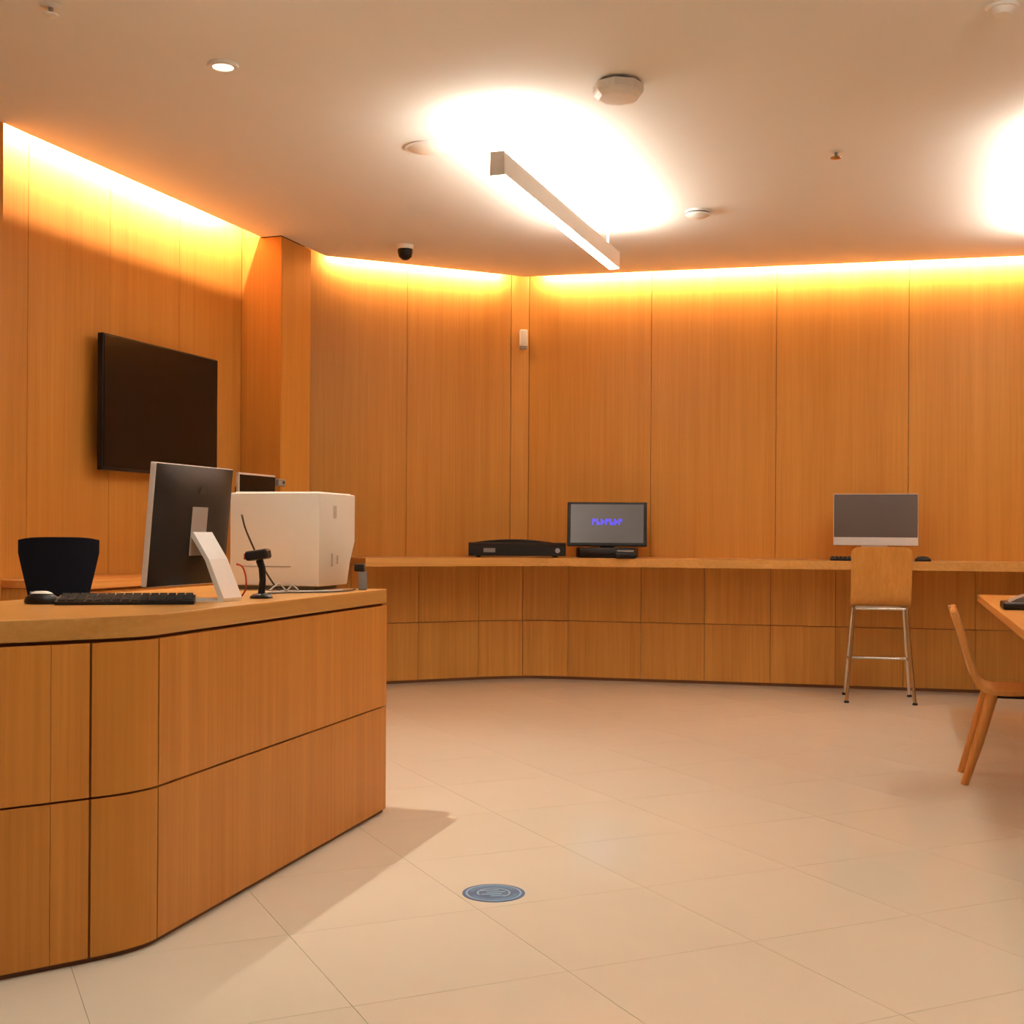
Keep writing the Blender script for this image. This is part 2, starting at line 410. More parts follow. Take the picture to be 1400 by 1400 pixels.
# ------------------------------------------------------------------ reception desk
DH = .88; DT = .055
S0 = Vector((-.492, 4.907)); S1 = Vector((-.94, 3.319)); S2 = Vector((-1.068, 3.161))
u1 = (S1-S0).normalized(); u2 = Vector((-.80, -.60)).normalized()
S3 = S2+u2*1.5
cc = lint(S1, u1, S2, u2); CURVE = bez(S1, cc, S2, 12)
def nrm(u): return Vector((u.y, -u.x))                            # towards the staff side
n1 = nrm(u1); n2 = nrm(u2)
if n1.x > 0: n1 = -n1
if n2.y < 0: n2 = -n2
def dline(off):
    """desk front line moved off metres towards the staff side"""
    a = S0+n1*off; z = S3+n2*off
    if off < .15:
        pts = []
        for i, p in enumerate(CURVE):
            t = (CURVE[min(i+1, 12)]-CURVE[max(i-1, 0)]).normalized(); nn = nrm(t)
            if nn.dot(n1) < 0: nn = -nn
            pts.append(p+nn*off)
        return [a]+pts+[z]
    return [a, lint(a, u1, z, u2), z]
desk = thing('reception_desk', 'large curved oak reception desk with panelled front', 'desk', (S0.x, S0.y, 0))
def dl(off): return [v-S0 for v in dline(off)]
MB().prism(strip(dl(0), dl(.78)), DH-DT, DH, bev=.004).build('worktop', M_top, desk, smooth=True)
MB().prism(strip(dl(.020), dl(.045)), .0, DH-DT-.0005).build('carcass', M_gap, desk)
MB().prism(strip(dl(.012), dl(.0195)), .0, .013).build('plinth', plain('plinth_dark', (.16, .06, .02), .6), desk)
DJ = .42
def dpanel(poly, z0, z1, mat): MB().prism([tuple(v) for v in poly], z0, z1).build('front_panel', mat, desk)
for z0, z1 in ((.015, DJ-.003), (DJ+.003, DH-DT-.010)):
    a = u1*.0; b = (S1-S0)-u1*.003
    dpanel([a, b, b+n1*.018, a+n1*.018], z0, z1, M_desk)
    cv = CURVE[:]; f = [v-S0 for v in dline(0)[1:-1]]; g = [v-S0 for v in dline(.018)[1:-1]]
    f[0] = f[0]+u1*.003; f[-1] = f[-1]-u2*.003; g[0] = g[0]+u1*.003; g[-1] = g[-1]-u2*.003
    dpanel(f+g[::-1], z0, z1, M_deskcurve)
    s = S2-S0
    for d0, d1 in ((.003, .0985), (.0998, .60), (.606, 1.05), (1.056, 1.5)):
        dpanel([s+u2*d0, s+u2*d1, s+u2*d1+n2*.018, s+u2*d0+n2*.018], z0, z1, M_desk)
# end panel of the desk and its inner leg panel
MB().prism([tuple(n1*.047+u1*.0), tuple(n1*.74), tuple(n1*.74+u1*.03), tuple(n1*.047+u1*.03)], 0, DH-DT-.001).build('end_panel', M_desk, desk)
q = S3-S0
MB().prism([tuple(q+n2*.047-u2*.04), tuple(q+n2*.74-u2*.04), tuple(q+n2*.74-u2*.01), tuple(q+n2*.047-u2*.01)], 0, DH-DT-.001).build('end_panel', M_desk, desk)

# ------------------------------------------------------------------ back counter below the television
bc0 = L0+dL*.10; BH = .86
bc = thing('back_counter', 'low oak counter cabinet along the wall under the television', 'cabinet', (bc0.x, bc0.y, 0), math.atan2(dL.y, dL.x))
# local x along the wall, local y towards the wall (outward normal)
blen = (PIL-bc0).dot(dL)-.03; bd = .50
MB().box((blen/2, SLOT-.004-bd/2, BH-.02), (blen, bd, .04), bev=.003).build('worktop', wood('oak_counter_x', (.66, .29, .075), (.52, .205, .046), axis='x', rough=.3), bc)
MB().box((blen/2, SLOT-.004-bd/2+.02, (BH-.042+.07)/2), (blen-.01, bd-.06, BH-.042-.07)).build('body', M_low, bc)
MB().box((blen/2, SLOT-.004-bd/2+.04, .035), (blen-.03, bd-.12, .068)).build('plinth', M_gap, bc)
nd = 5; dw = (blen-.02)/nd
for k in range(nd):
    dr = MB().box((.01+dw*(k+.5), SLOT-.004-bd+.038, .445), (dw-.006, .018, .72), bev=.0015).build('door', M_low, bc)
    MB().box((.01+dw*(k+.5), SLOT-.004-bd+.022, .77), (.12, .012, .012), bev=.003).build('handle', M_steel, dr)

# ------------------------------------------------------------------ television
tvp = L0+nL*(SLOT-.10)
tA = lint(tvp, dL, (0, 0), ((140-700)/1700, 1)); tB = lint(tvp, dL, (0, 0), ((297-700)/1700, 1)); tw = (tB-tA).length
tm = (tA+tB)/2
tv = thing('wall_television', 'large dark flat television mounted on the oak wall', 'television', (tm.x, tm.y, 1.435), math.atan2(dL.y, dL.x))
tH = .745
MB().box((0, .022, tH/2), (tw, .036, tH), bev=.004).build('housing', M_black, tv)
MB().box((0, .0015, tH/2+.004), (tw-.018, .004, tH-.028)).build('screen', M_glass, tv)
MB().box((0, .052, tH/2), (.5, .022, .35), bev=.004).box((0, .082, tH/2), (.36, .034, .22), bev=.004).build('wall_bracket', M_blackm, tv)

# ------------------------------------------------------------------ all-in-one computers
def bulge_shell(W, Hh, depth, edge, nx=18, nz=14, z0=0):
    """thin-edged back shell that swells towards the middle (local y = back)"""
    m = MB(); g = []
    for i in range(nx+1):
        c = []
        for j in range(nz+1):
            x = -W/2+W*i/nx; z = z0+Hh*j/nz
            fx = 1-abs(2*x/W)**3.2; fz = 1-abs(2*(z-z0)/Hh-1)**3.2
            c.append(m.bm.verts.new((x, edge+depth*max(0, fx)*max(0, fz)**.8, z)))
        g.append(c)
    for i in range(nx):
        for j in range(nz): m.bm.faces.new((g[i][j], g[i+1][j], g[i+1][j+1], g[i][j+1]))
    return m
def all_in_one(name, label, cat, loc, rz, W, Hh, lift, tilt, backmat, group=None, chin=.05, marks=False):
    t = thing(name, label, cat, loc, rz, group)
    pv = Matrix.Translation((0, 0, lift)) @ Matrix.Rotation(-tilt, 4, 'X')
    def put(o): o.matrix_basis = pv; return o
    case = put(MB().box((0, .008, Hh/2), (W, .020, Hh), bev=.003).build('case', M_silver, t))
    put(bulge_shell(W-.005, Hh-.005, .034, .0183, z0=.0025).build('back_shell', backmat, t, smooth=True))
    put(MB().box((0, -.002, Hh/2+chin/2), (W-.008, .003, Hh-chin-.006)).build('screen', M_glass if marks else plain('grey_screen', (.075, .052, .042), .3, noise=.02), t))
    if marks:
        lb = MB().box((.015, .0535, Hh*.46), (.088, .0016, .155)).build('label_sticker', M_label, t); put(lb); lb['label'] = 'pale label stuck on the back'
        lg = MB()
        lg.lathe([(0, 0), (.019, 0), (.019, .001), (0, .001)], n=20)
        lg.box((.007, .022, .0005), (.007, .014, .001), rot=Matrix.Rotation(R(-25), 3, 'Z'))
        lo = lg.build('logo', plain('logo_dark', (.016, .012, .010), .5), t); lo.matrix_basis = pv @ Matrix.Translation((0, .0478, Hh*.79)) @ Matrix.Rotation(R(-93), 4, 'X')
        lo['label'] = 'small dark emblem on the back'
    # bent sheet stand: neck slopes out behind the screen, foot runs forward
    zt = lift+Hh*.43; th = .006
    prof = [(.040, zt), (.075, zt+.004), (.132, zt*.62), (.186, .012), (.182, .0), (-.09, .0), (-.09, th), (.168, th), (.118, zt*.6), (.068, zt-.012), (.040, zt-.012)]
    MB().extrude_profile(prof, -.055 if marks else -.09, .055 if marks else .09).build('stand', M_stand, t)
    return t
comp = all_in_one('all_in_one_computer', 'silver-edged computer on the reception desk, shade-darkened aluminium back towards the room', 'computer',
                  (-1.062, 4.008, DH), R(-108), .45, .385, .05, R(5), M_shadealu, marks=True)
# counter computer
def on_R(px, off):
    return along('R', off, px)
p = on_R(1197, LO-.16)
aio2 = all_in_one('all_in_one_computer', 'silver all-in-one computer with blank grey screen on the wall counter behind the bar stool', 'computer',
                  (p.x, p.y, HS), math.atan2(dR.y, dR.x), .575, .365, .105, R(3), M_silver, chin=.055)

# ------------------------------------------------------------------ keyboards and mice
def keyboard(label, loc, rz, W=.43, D=.135, mat=M_black, rows_n=5, cols=15):
    t = thing('keyboard', label, 'keyboard', loc, rz)
    MB().extrude_profile([(-D/2, 0), (D/2, 0), (D/2, .022), (D/2-.02, .024), (-D/2, .010)], -W/2, W/2).build('body', mat, t)
    k = MB(); sl = .014/(D-.02)
    for r in range(rows_n):
        for c in range(cols):
            y = -D/2+.018+r*(D-.034)/(rows_n-1); x = -W/2+.018+c*(W-.036)/(cols-1)
            k.box((x, y, .0135+(y+D/2)*sl*.93), (.0215, .017, .005))
    o = k.build('keys', plain('key_black', (.022, .021, .02), .55), t); o['kind'] = 'stuff'
    return t
def mouse(label, loc, rz, mat, top=None):
    t = thing('computer_mouse', label, 'mouse', loc, rz)
    prof = [(0, 0), (.030, 0), (.032, .008), (.029, .020), (.020, .030), (.009, .035), (0, .036)]
    m = MB().lathe(prof, n=20); 
    for v in m.bm.verts: v.co.y *= 1.75
    m.build('body', mat, t, smooth=True)
    m = MB().box((0, .030, .0335), (.006, .018, .006), bev=.002); m.build('wheel', M_grey, t)
    if top:
        m = MB().lathe([(.0001, .0375), (.012, .0365), (.020, .0312), (.0212, .0315), (.012, .0378), (.0001, .0388)], n=18)
        for v in m.bm.verts: v.co.y *= 1.7
        m.build('top_shell', top, t, smooth=True)
    return t
keyboard('black keyboard lying on the reception desk in front of the computer', (-1.17, 3.785, DH+.0005), R(12), W=.40, D=.14)
mouse('dark mouse with a pale glossy top on the reception desk', (-1.415, 3.745, DH+.0005), R(80), M_black, M_white)
p = on_R(1197, LO-.36)
keyboard('small black keyboard on the wall counter behind the bar stool', (p.x-.09, p.y+.02, HS+.0005), math.atan2(dR.y, dR.x), W=.42, D=.13)
p = on_R(1262, LO-.36)
mouse('small black mouse on the wall counter right of the bar stool', (p.x, p.y, HS+.0005), R(70), M_black)

# ------------------------------------------------------------------ printer box on the desk
def deskpt(px, Y): return ((px-700)/1700*Y, Y)
pr_rz = R(-15.8)
pc = (-.861, 4.910)
pr = thing('office_printer', 'bulky off-white office machine standing at the end of the reception desk', 'printer', (pc[0], pc[1], DH), pr_rz)
# local frame: x right, y away
Wp, Dp, Hp = .375, .345, .372
m = MB().extrude_profile([(-Dp/2, .016), (Dp/2-.075, .016), (Dp/2-.060, .105), (Dp/2, .185), (Dp/2, Hp), (-Dp/2, Hp)], -Wp/2, Wp/2)
bmesh.ops.bevel(m.bm, geom=list(m.bm.edges), offset=.006, segments=2, affect='EDGES', profile=.5)
m.build('housing', M_offw, pr, smooth=True)
MB().box((-.01, -.04, .008), (Wp-.05, Dp-.12, .016)).build('foot', M_grey, pr)
MB().box((0, 0, Hp+.002), (Wp-.03, Dp-.03, .004), bev=.0015).build('lid', M_offw, pr)
for yy, hh in ((-.055, .05), (-.005, .034)):
    MB().box((Wp/2+.0005, yy, .115), (.002, .012, hh)).build('latch', M_label, pr)
MB().box((Wp/2+.0005, -.03, .30), (.0016, .03, .05)).build('vent', plain('warm_grey_plastic', (.60, .53, .46), .5), pr)
MB().box((-.03, -Dp/2-.001, .09), (.20, .003, .004)).build('tray_seam', M_label, pr)

# cords and little things around the printer
def cord(label, pts, r, mat, group=None, name='cable'):
    # smooth with Catmull-Rom
    P = [Vector(p) for p in pts]; P = [P[0]*2-P[1]]+P+[P[-1]*2-P[-2]]; out = []
    for i in range(1, len(P)-2):
        for k in range(8):
            t = k/8; a, b, c, d = P[i-1:i+3]
            out.append(.5*((2*b)+(c-a)*t+(2*a-5*b+4*c-d)*t*t+(3*b-a-3*c+d)*t*t*t))
    out.append(P[-2])
    o = MB().tube(out, r, 8).build(name, mat, smooth=True)
    return tag(o, label, 'cable', group)
M_cab = plain('dark_cable', (.035, .025, .02), .5); M_wcab = plain('pale_cable', (.70, .66, .60), .5)
zt = DH+.004
cord('dark cable slanting down from the computer to the desk beside the printer', [(-.935, 4.30, 1.16), (-.93, 4.36, 1.10), (-.90, 4.46, .99), (-.865, 4.545, .905), (-.835, 4.56, zt), (-.79, 4.575, zt)], .0035, M_cab)
cord('pale cable lying along the front foot of the printer', [(-.90, 4.42, zt), (-.85, 4.50, zt+.001), (-.76, 4.545, zt), (-.69, 4.60, zt), (-.64, 4.70, zt)], .004, M_wcab)
cord('black cable curling in front of the printer', [(-.86, 4.40, zt), (-.80, 4.47, zt), (-.74, 4.50, zt), (-.66, 4.55, zt), (-.61, 4.66, zt), (-.60, 4.76, zt)], .003, M_cab)
cord('tangled grey cable bunched near the scanner', [(-.872, 4.475, zt+.006), (-.845, 4.515, zt+.028), (-.815, 4.50, zt+.006), (-.80, 4.53, zt+.022), (-.775, 4.52, zt+.006)], .0035, plain('grey_cable', (.25, .21, .17), .5))
ad = thing('cable_adapter', 'small black plug adapter hanging beside the printer at the desk end', 'adapter', (-.575, 4.80, DH), R(-12))
MB().box((0, 0, .035), (.03, .026, .07), bev=.004).build('body', M_grey, ad)
MB().box((-.012, 0, .086), (.038, .03, .03), bev=.004).build('plug', M_black, ad)

# barcode scanner standing on the desk behind the computer's stand
bs = thing('barcode_scanner', 'black barcode scanner on a thin stand beside the computer', 'scanner', (-.835, 4.15, DH), R(-10))
MB().lathe([(0, 0), (.038, 0), (.038, .006), (.028, .014), (.010, .017), (0, .017)], n=24).build('base', M_black, bs, smooth=True)
MB().tube([(0, 0, .015), (.004, 0, .06), (.002, 0, .10), (-.008, 0, .128)], [.012, .011, .012, .013], 12).build('neck', M_black, bs, smooth=True)
hd = MB().box((-.012, 0, .145), (.078, .05, .034), rot=Matrix.Rotation(R(-8), 3, 'Y'), bev=.008).build('head', M_black, bs)
MB().box((-.054, 0, .139), (.004, .036, .02)).build('window', M_red, hd)
cord('thin red cable beside the scanner on the reception desk', [(-.905, 4.09, DH+.115), (-.89, 4.11, DH+.105), (-.882, 4.125, DH+.07), (-.885, 4.135, DH+.03), (-.90, 4.14, DH+.005)], .003, M_red)

# ------------------------------------------------------------------ rear monitor on the back counter
p = L0+dL*1.72+nL*(-.20)
p = Vector((-1.579, 7.6615))
mn = thing('desk_monitor', 'black monitor with pale frame on the counter below the television, partly behind the printer', 'monitor', (p.x, p.y, BH), math.atan2(dL.y, dL.x))
MB().box((0, 0, .40), (.435, .022, .40), bev=.004).build('frame', M_silver, mn)
MB().box((0, -.0118, .405), (.42, .003, .365)).build('screen', M_glass, mn)
MB().box((0, .03, .40), (.34, .04, .24), bev=.01).build('back_cover', M_black, mn)
MB().box((0, .045, .20), (.05, .02, .38), bev=.004).build('neck', M_black, mn)
MB().box((0, .03, .008), (.22, .17, .014), bev=.004).build('base', M_black, mn)
wc = thing('webcam', 'small grey webcam clipped to the monitor behind the printer', 'webcam', (p.x+dL.x*.275, p.y+dL.y*.275, BH+.535), math.atan2(dL.y, dL.x))
MB().box((0, -.01, .022), (.09, .04, .045), bev=.008).build('body', M_grey, wc)
MB().box((-.048, .012, .022), (.012, .02, .02), bev=.002).build('clip', M_black, wc)
MB().lathe([(0, 0), (.009, 0), (.009, .006), (0, .006)], n=16).build('lens', M_black, wc).matrix_basis = Matrix.Translation((.01, -.029, .022)) @ Matrix.Rotation(R(90), 4, 'X')

# ------------------------------------------------------------------ office chair
oc = thing('office_chair', 'black office chair with curved backrest behind the reception desk', 'chair', (-1.93, 5.30, 0), R(20))
# faces local +y ; backrest at -y
def backrest(W0, W1, z0, z1, cy, th, curve):
    m = MB(); nx, nz = 12, 8; F = []; B = []
    for j in range(nz+1):
        t = j/nz; wdt = W0+(W1-W0)*min(1, max(0, (t-.45))*2.4)
        z = z0+(z1-z0)*t
        if True:
            rowf = []; rowb = []
            for i in range(nx+1):
                s = 2*i/nx-1
                zz = z - (.012*s**4 if j == nz else 0)
                y = cy+curve*s*s-.03*t
                rowf.append(m.bm.verts.new((s*wdt/2, y+th, zz))); rowb.append(m.bm.verts.new((s*wdt/2, y, zz)))
            F.append(rowf); B.append(rowb)
    for j in range(nz):
        for i in range(nx):
            m.bm.faces.new((F[j][i], F[j][i+1], F[j+1][i+1], F[j+1][i])); m.bm.faces.new((B[j][i], B[j+1][i], B[j+1][i+1], B[j][i+1]))
        for q in (0, nx): m.bm.faces.new((F[j][q], F[j+1][q], B[j+1][q], B[j][q]))
    for i in range(nx):
        for j in (0, nz): m.bm.faces.new((F[j][i], F[j][i+1], B[j][i+1], B[j][i]))
    return m
backrest(.22, .315, .56, 1.075, -.21, .035, .05).build('backrest', M_fabric, oc, smooth=True)
MB().box((0, .02, .47), (.46, .46, .08), bev=.03, seg=3).build('seat', M_fabric, oc, smooth=True)
MB().tube([(0, -.10, .43), (0, -.22, .44), (0, -.245, .52), (0, -.235, .70)], .022, 10).build('back_support', M_black, oc, smooth=True)
MB().tube([(0, 0, .10), (0, 0, .43)], .027, 14).build('gas_lift', M_black, oc, smooth=True)
for s in (-1, 1):
    MB().tube([(s*.20, .02, .44), (s*.27, .02, .46), (s*.275, .02, .62)], .014, 10).box((s*.275, .03, .635), (.05, .24, .028), bev=.01).build('armrest', M_black, oc, smooth=True)
for k in range(5):
    a = 2*math.pi*k/5+.3; x, y = math.cos(a), math.sin(a)
    lg = MB().tube([(x*.02, y*.02, .115), (x*.28, y*.28, .075)], [.022, .014], 10).build('base_leg', M_black, oc, smooth=True)
    MB().tube([(x*.28-y*.02, y*.28+x*.02, .03), (x*.28+y*.02, y*.28-x*.02, .03)], .029, 14).tube([(x*.28, y*.28, .03), (x*.28, y*.28, .07)], .008, 8).build('castor', M_black, lg, smooth=True)

# ------------------------------------------------------------------ things on the wall counter
# recorder / scanner
dn = lint(*plane('R', LO-.20), (0, 0), ((706-700)/1700, 1))
dn = Vector((.035, 9.11))
dv = thing('media_recorder', 'flat black media recorder with a domed lid on the wall counter', 'recorder', (dn.x, dn.y, HS), R(1))
m = MB(); Wd, Dd = .70, .34
m.extrude_profile([(-Dd/2, .012), (Dd/2, .012), (Dd/2, .108), (-Dd/2+.02, .108), (-Dd/2, .098)], -Wd/2, Wd/2).build('body', M_black, dv)
m = MB(); n = 12
prof = [(-Wd/2+.04, .1085)]+[(-Wd/2+.04+(Wd-.12)*i/n, .1085+.022*math.sin(math.pi*i/n)**.9) for i in range(n+1)]+[(Wd/2-.08, .1085)]
m.extrude_profile([(a, b) for a, b in prof[1:-1]], -Dd/2+.03, Dd/2-.03, fn=lambda x, y, z: (y, x, z)).build('lid', M_blackm, dv, smooth=True)
for x in (-.28, .28):
    for y in (-.12, .12): MB().box((x, y, .006), (.03, .03, .012)).build('foot', M_blackm, dv)
MB().box((-.20, -Dd/2-.001, .052), (.085, .004, .03), bev=.001).build('badge', M_grey, dv)['label'] = 'grey front badge'
MB().lathe([(0, 0), (.016, 0), (.018, .012), (0, .012)], n=18).build('knob', plain('grey_glossy', (.30, .32, .38), .25), dv).matrix_basis = Matrix.Translation((.29, -Dd/2-.001, .052)) @ Matrix.Rotation(R(90), 4, 'X')
# lit monitor on a dock
mp_ = along('R', LO-.24, 830)
lm = thing('lit_monitor', 'small black monitor with a glowing screen and blue lettering on the wall counter', 'monitor', (mp_.x, mp_.y, HS), R(-6))
tilt = R(8)
pv = Matrix.Translation((0, -.06, .085)) @ Matrix.Rotation(-tilt, 4, 'X')
def putm(o, pv=pv): o.matrix_basis = pv; return o
Wm, Hm = .58, .325
putm(MB().box((0, .012, Hm/2), (Wm, .028, Hm), bev=.006).build('bezel', M_black, lm))
scr = putm(MB().box((0, -.0025, Hm/2+.004), (Wm-.05, .003, Hm-.042)).build('screen', screen_glow('lit_screen', (.62, .48, .42), .17), lm))
tx = MB(); gl = screen_glow('blue_letters', (.10, .07, 1.0), 1.15)
for k in range(7):      # a row of blurred blue letters
    x = -.096+k*.032
    tx.box((x-.007, -.0045, Hm/2+.016), (.012, .001, .046)); tx.box((x+.007, -.0045, Hm/2+.016+(.012, -.012, 0)[k % 3]), (.014, .001, .022))
txo = tx.build('lettering', gl, scr)
MB().box((0, .05, .15), (.10, .02, .22), rot=Matrix.Rotation(R(-8), 3, 'X'), bev=.005).build('neck', M_black, lm)
MB().prism([(-.20, -.12), (.20, -.12), (.23, .0), (.20, .13), (-.20, .13), (-.23, 0)], 0, .075, bev=.014).build('dock', M_black, lm, smooth=True)
cr = thing('card_reader', 'small black card reader with grey top in front of the lit monitor', 'card reader', (mp_.x+.115, mp_.y-.235, HS+.0005), R(-6))
MB().box((0, 0, .022), (.15, .12, .044), bev=.012, seg=3).build('body', M_black, cr, smooth=True)
MB().box((0, 0, .051), (.12, .08, .016), bev=.006).build('top', M_grey, cr, smooth=True)

# ------------------------------------------------------------------ plywood shell seating
def shell(profile, th, W, nx=10, cup=.012, rnd=.05):
    """bent plywood sheet: centre-line profile (y,z) -> thick sheet of width W with rounded ends"""
    # resample with Catmull-Rom
    P = [Vector((a, b)) for a, b in profile]; P = [P[0]*2-P[1]]+P+[P[-1]*2-P[-2]]; c = []
    for i in range(1, len(P)-2):
        for k in range(6):
            t = k/6; a, b, d, e = P[i-1:i+3]
            c.append(.5*((2*b)+(d-a)*t+(2*a-5*b+4*d-e)*t*t+(3*b-a-3*d+e)*t**3))
    c.append(P[-2]); n = len(c); Ls = [0]
    for a, b in zip(c, c[1:]): Ls.append(Ls[-1]+(b-a).length)
    m = MB(); T = []; U = []
    for i in range(n):
        t = (c[min(i+1, n-1)]-c[max(i-1, 0)]).normalized(); nn = Vector((-t.y, t.x))
        dd = min(Ls[i], Ls[-1]-Ls[i]); sh = 0 if dd > rnd else (rnd-math.sqrt(max(0, rnd*rnd-(rnd-dd)**2)))
        w2 = W/2-sh; rt = []; ru = []
        for k in range(nx+1):
            s = 2*k/nx-1; q = c[i]+nn*(cup*(s*s))
            a = q+nn*th/2; b = q-nn*th/2
            rt.append(m.bm.verts.new((s*w2, a.x, a.y))); ru.append(m.bm.verts.new((s*w2, b.x, b.y)))
        T.append(rt); U.append(ru)
    for i in range(n-1):
        for k in range(nx):
            m.bm.faces.new((T[i][k], T[i][k+1], T[i+1][k+1], T[i+1][k])); m.bm.faces.new((U[i][k], U[i+1][k], U[i+1][k+1], U[i][k+1]))
        for k in (0, nx): m.bm.faces.new((T[i][k], T[i+1][k], U[i+1][k], U[i][k]))
    for k in range(nx):
        for i in (0, n-1): m.bm.faces.new((T[i][k], T[i][k+1], U[i][k+1], U[i][k]))
    return m
# bar stool, faces the counter (+y local)
st = thing('bar_stool', 'tall bar stool with oak plywood seat and chrome legs at the counter', 'stool', (2.475, 8.37, 0), math.atan2(dR.y, dR.x))
seat = shell([(.20, .652), (.10, .645), (-.06, .643), (-.125, .655), (-.165, .70), (-.19, .80), (-.215, .92), (-.235, 1.03)], .012, .385, cup=.008, rnd=.035).build('seat_shell', M_seat, st, smooth=True)
tops = {}
for sx in (-1, 1):
    for sy in (-1, 1):
        a = (sx*.165, sy*.135, .632); b = (sx*.215, sy*.215, .012)
        lg = MB().tube([a, b], .0115, 12).build('leg', M_chrome, st, smooth=True)
        MB().lathe([(0, 0), (.017, 0), (.017, .010), (.012, .016), (0, .016)], c=(sx*.216, sy*.216, 0), n=16).build('glide', M_black, lg)
MB().tube([(-.165, -.135, .622), (.165, -.135, .622)], .011, 10).tube([(-.165, .135, .622), (.165, .135, .622)], .011, 10).tube([(-.165, -.135, .622), (-.165, .135, .622)], .011, 10).tube([(.165, -.135, .622), (.165, .135, .622)], .011, 10).build('seat_frame', M_chrome, st, smooth=True)
hz = .265; f = (.632-hz)/.62; fx = .165+.05*f; fy = .135+.08*f
MB().tube([(-fx, fy, hz), (fx, fy, hz)], .010, 10).build('footrest', M_chrome, st, smooth=True)
for s in (-1, 1): MB().tube([(s*fx, -fy, hz), (s*fx, fy, hz)], .008, 10).build('stretcher', M_chrome, st, smooth=True)
# dining-height chair at the table, facing the table
tdir = Vector((.2985, .9544)); tn = Vector((.9544, -.2985))       # table edge direction; towards table middle
ch = thing('plywood_chair', 'oak plywood chair with slanted wooden legs at the table', 'chair', (2.06+tn.x*.20, 5.665+tn.y*.20, 0), math.atan2(-tn.x, tn.y))
shell([(.235, .428), (.14, .434), (-.02, .424), (-.10, .432), (-.145, .47), (-.175, .56), (-.21, .68), (-.245, .785)], .022, .36, cup=.010, rnd=.04).build('seat_shell', wood('oak_chair', (.66, .30, .085), (.54, .225, .056), rough=.32), ch, smooth=True)
for sx in (-1, 1):
    MB().tube([(sx*.150, -.085, .408), (sx*.152, -.140, .20), (sx*.155, -.200, .0)], [.026, .023, .017], 12).build('leg', M_leg, ch, smooth=True)
    MB().tube([(sx*.150, .165, .408), (sx*.152, .195, .20), (sx*.155, .225, .0)], [.026, .023, .017], 12).build('leg', M_leg, ch, smooth=True)
    MB().box((sx*.150, .04, .400), (.028, .27, .018), bev=.003).build('seat_rail', M_blackm, ch)
MB().box((0, -.085, .398), (.29, .022, .018), bev=.003).box((0, .165, .398), (.29, .022, .018), bev=.003).build('cross_rail', M_blackm, ch)
# table
tc_ = Vector((2.906, 7.76))
tl_, tw_ = 3.7, 1.15
tb = thing('reading_table', 'long oak table cut off at the edge of the room', 'table', (tc_.x, tc_.y, 0), math.atan2(-tdir.y, -tdir.x))
tb['label'] = 'long oak table with the plywood chair drawn up to it'
# local x runs towards the camera along the edge, local y = left-hand normal
ly = Vector((tdir.y, -tdir.x))                                    # local +y direction in plan
MB().box((tl_/2, tw_/2, .72), (tl_, tw_, .04), bev=.004).build('tabletop', M_table, tb)
for x in (.35, tl_-.35):
    for y in (.35, tw_-.35): MB().tube([(x, y, .0), (x, y, .665)], [.024, .030], 12).build('leg', M_leg, tb, smooth=True)
MB().box((tl_/2, .35, .682), (tl_-.7, .03, .034)).box((tl_/2, tw_-.35, .682), (tl_-.7, .03, .034)).build('apron', M_leg, tb)
dp = tc_-tdir*1.56+tn*.21
dvc = thing('table_device', 'black desk device with a grey rounded lid lying on the oak table', 'device', (dp.x, dp.y, .7405), math.atan2(-tdir.y, -tdir.x))
MB().box((0, 0, .018), (.26, .36, .036), bev=.008).build('base', M_black, dvc)
m = MB(); n = 10
m.extrude_profile([(-.15+.30*i/n, .0365+.045*math.sin(math.pi*i/n)**.8) for i in range(n+1)], -.10, .10).build('lid', M_grey, dvc, smooth=True)

# ------------------------------------------------------------------ pendants
def pendant(near, rz, ln=2.16, label=None):
    t = thing('linear_pendant', label, 'pendant light', (near[0], near[1], 2.76), rz, None)
    # local x along the length, z = 0 underside
    MB().box((ln/2, -.0325, .055), (ln-.024, .006, .10)).box((ln/2, .0325, .055), (ln-.024, .006, .10)).box((ln/2, 0, .055), (ln-.024, .06, .006)).build('housing', M_white, t)
    for x in (.006, ln-.006): MB().box((x, 0, .055), (.012, .071, .11), bev=.002).build('end_cap', M_white, t)
    MB().box((ln/2, 0, .0045), (ln-.026, .058, .005)).build('lower_diffuser', glow('pendant_down', PEND_COL, PEND_DOWN), t)
    MB().box((ln/2, 0, .100), (ln-.026, .058, .005)).build('upper_diffuser', glow('pendant_up', PEND_COL, PEND_UP), t)
    for x in (.22, ln-.16):
        r_ = MB().tube([(x, 0, .058), (x, 0, CH-2.76-.001)], .006, 8).build('rod', M_white, t)
        MB().lathe([(0, -.018), (.03, -.018), (.034, -.002), (0, -.002)], c=(x, 0, CH-2.76), n=20).build('canopy', M_white, r_, smooth=True)
    return t
prz = math.atan2(2.04, .71)
pendant((-.08, 5.75), prz, label='slim white linear pendant hanging between the reception desk and the back walls')
pendant((2.68, 5.70), prz, label='slim white linear pendant hanging above the oak table')
pendant((-1.48, 1.75), prz, label='added unseen linear pendant in front of the reception desk')  # added out of view to light the near floor and desk front
pendant((1.28, 1.65), prz, label='added unseen linear pendant in the near part of the room')  # another one added out of view, fills the near floor with light

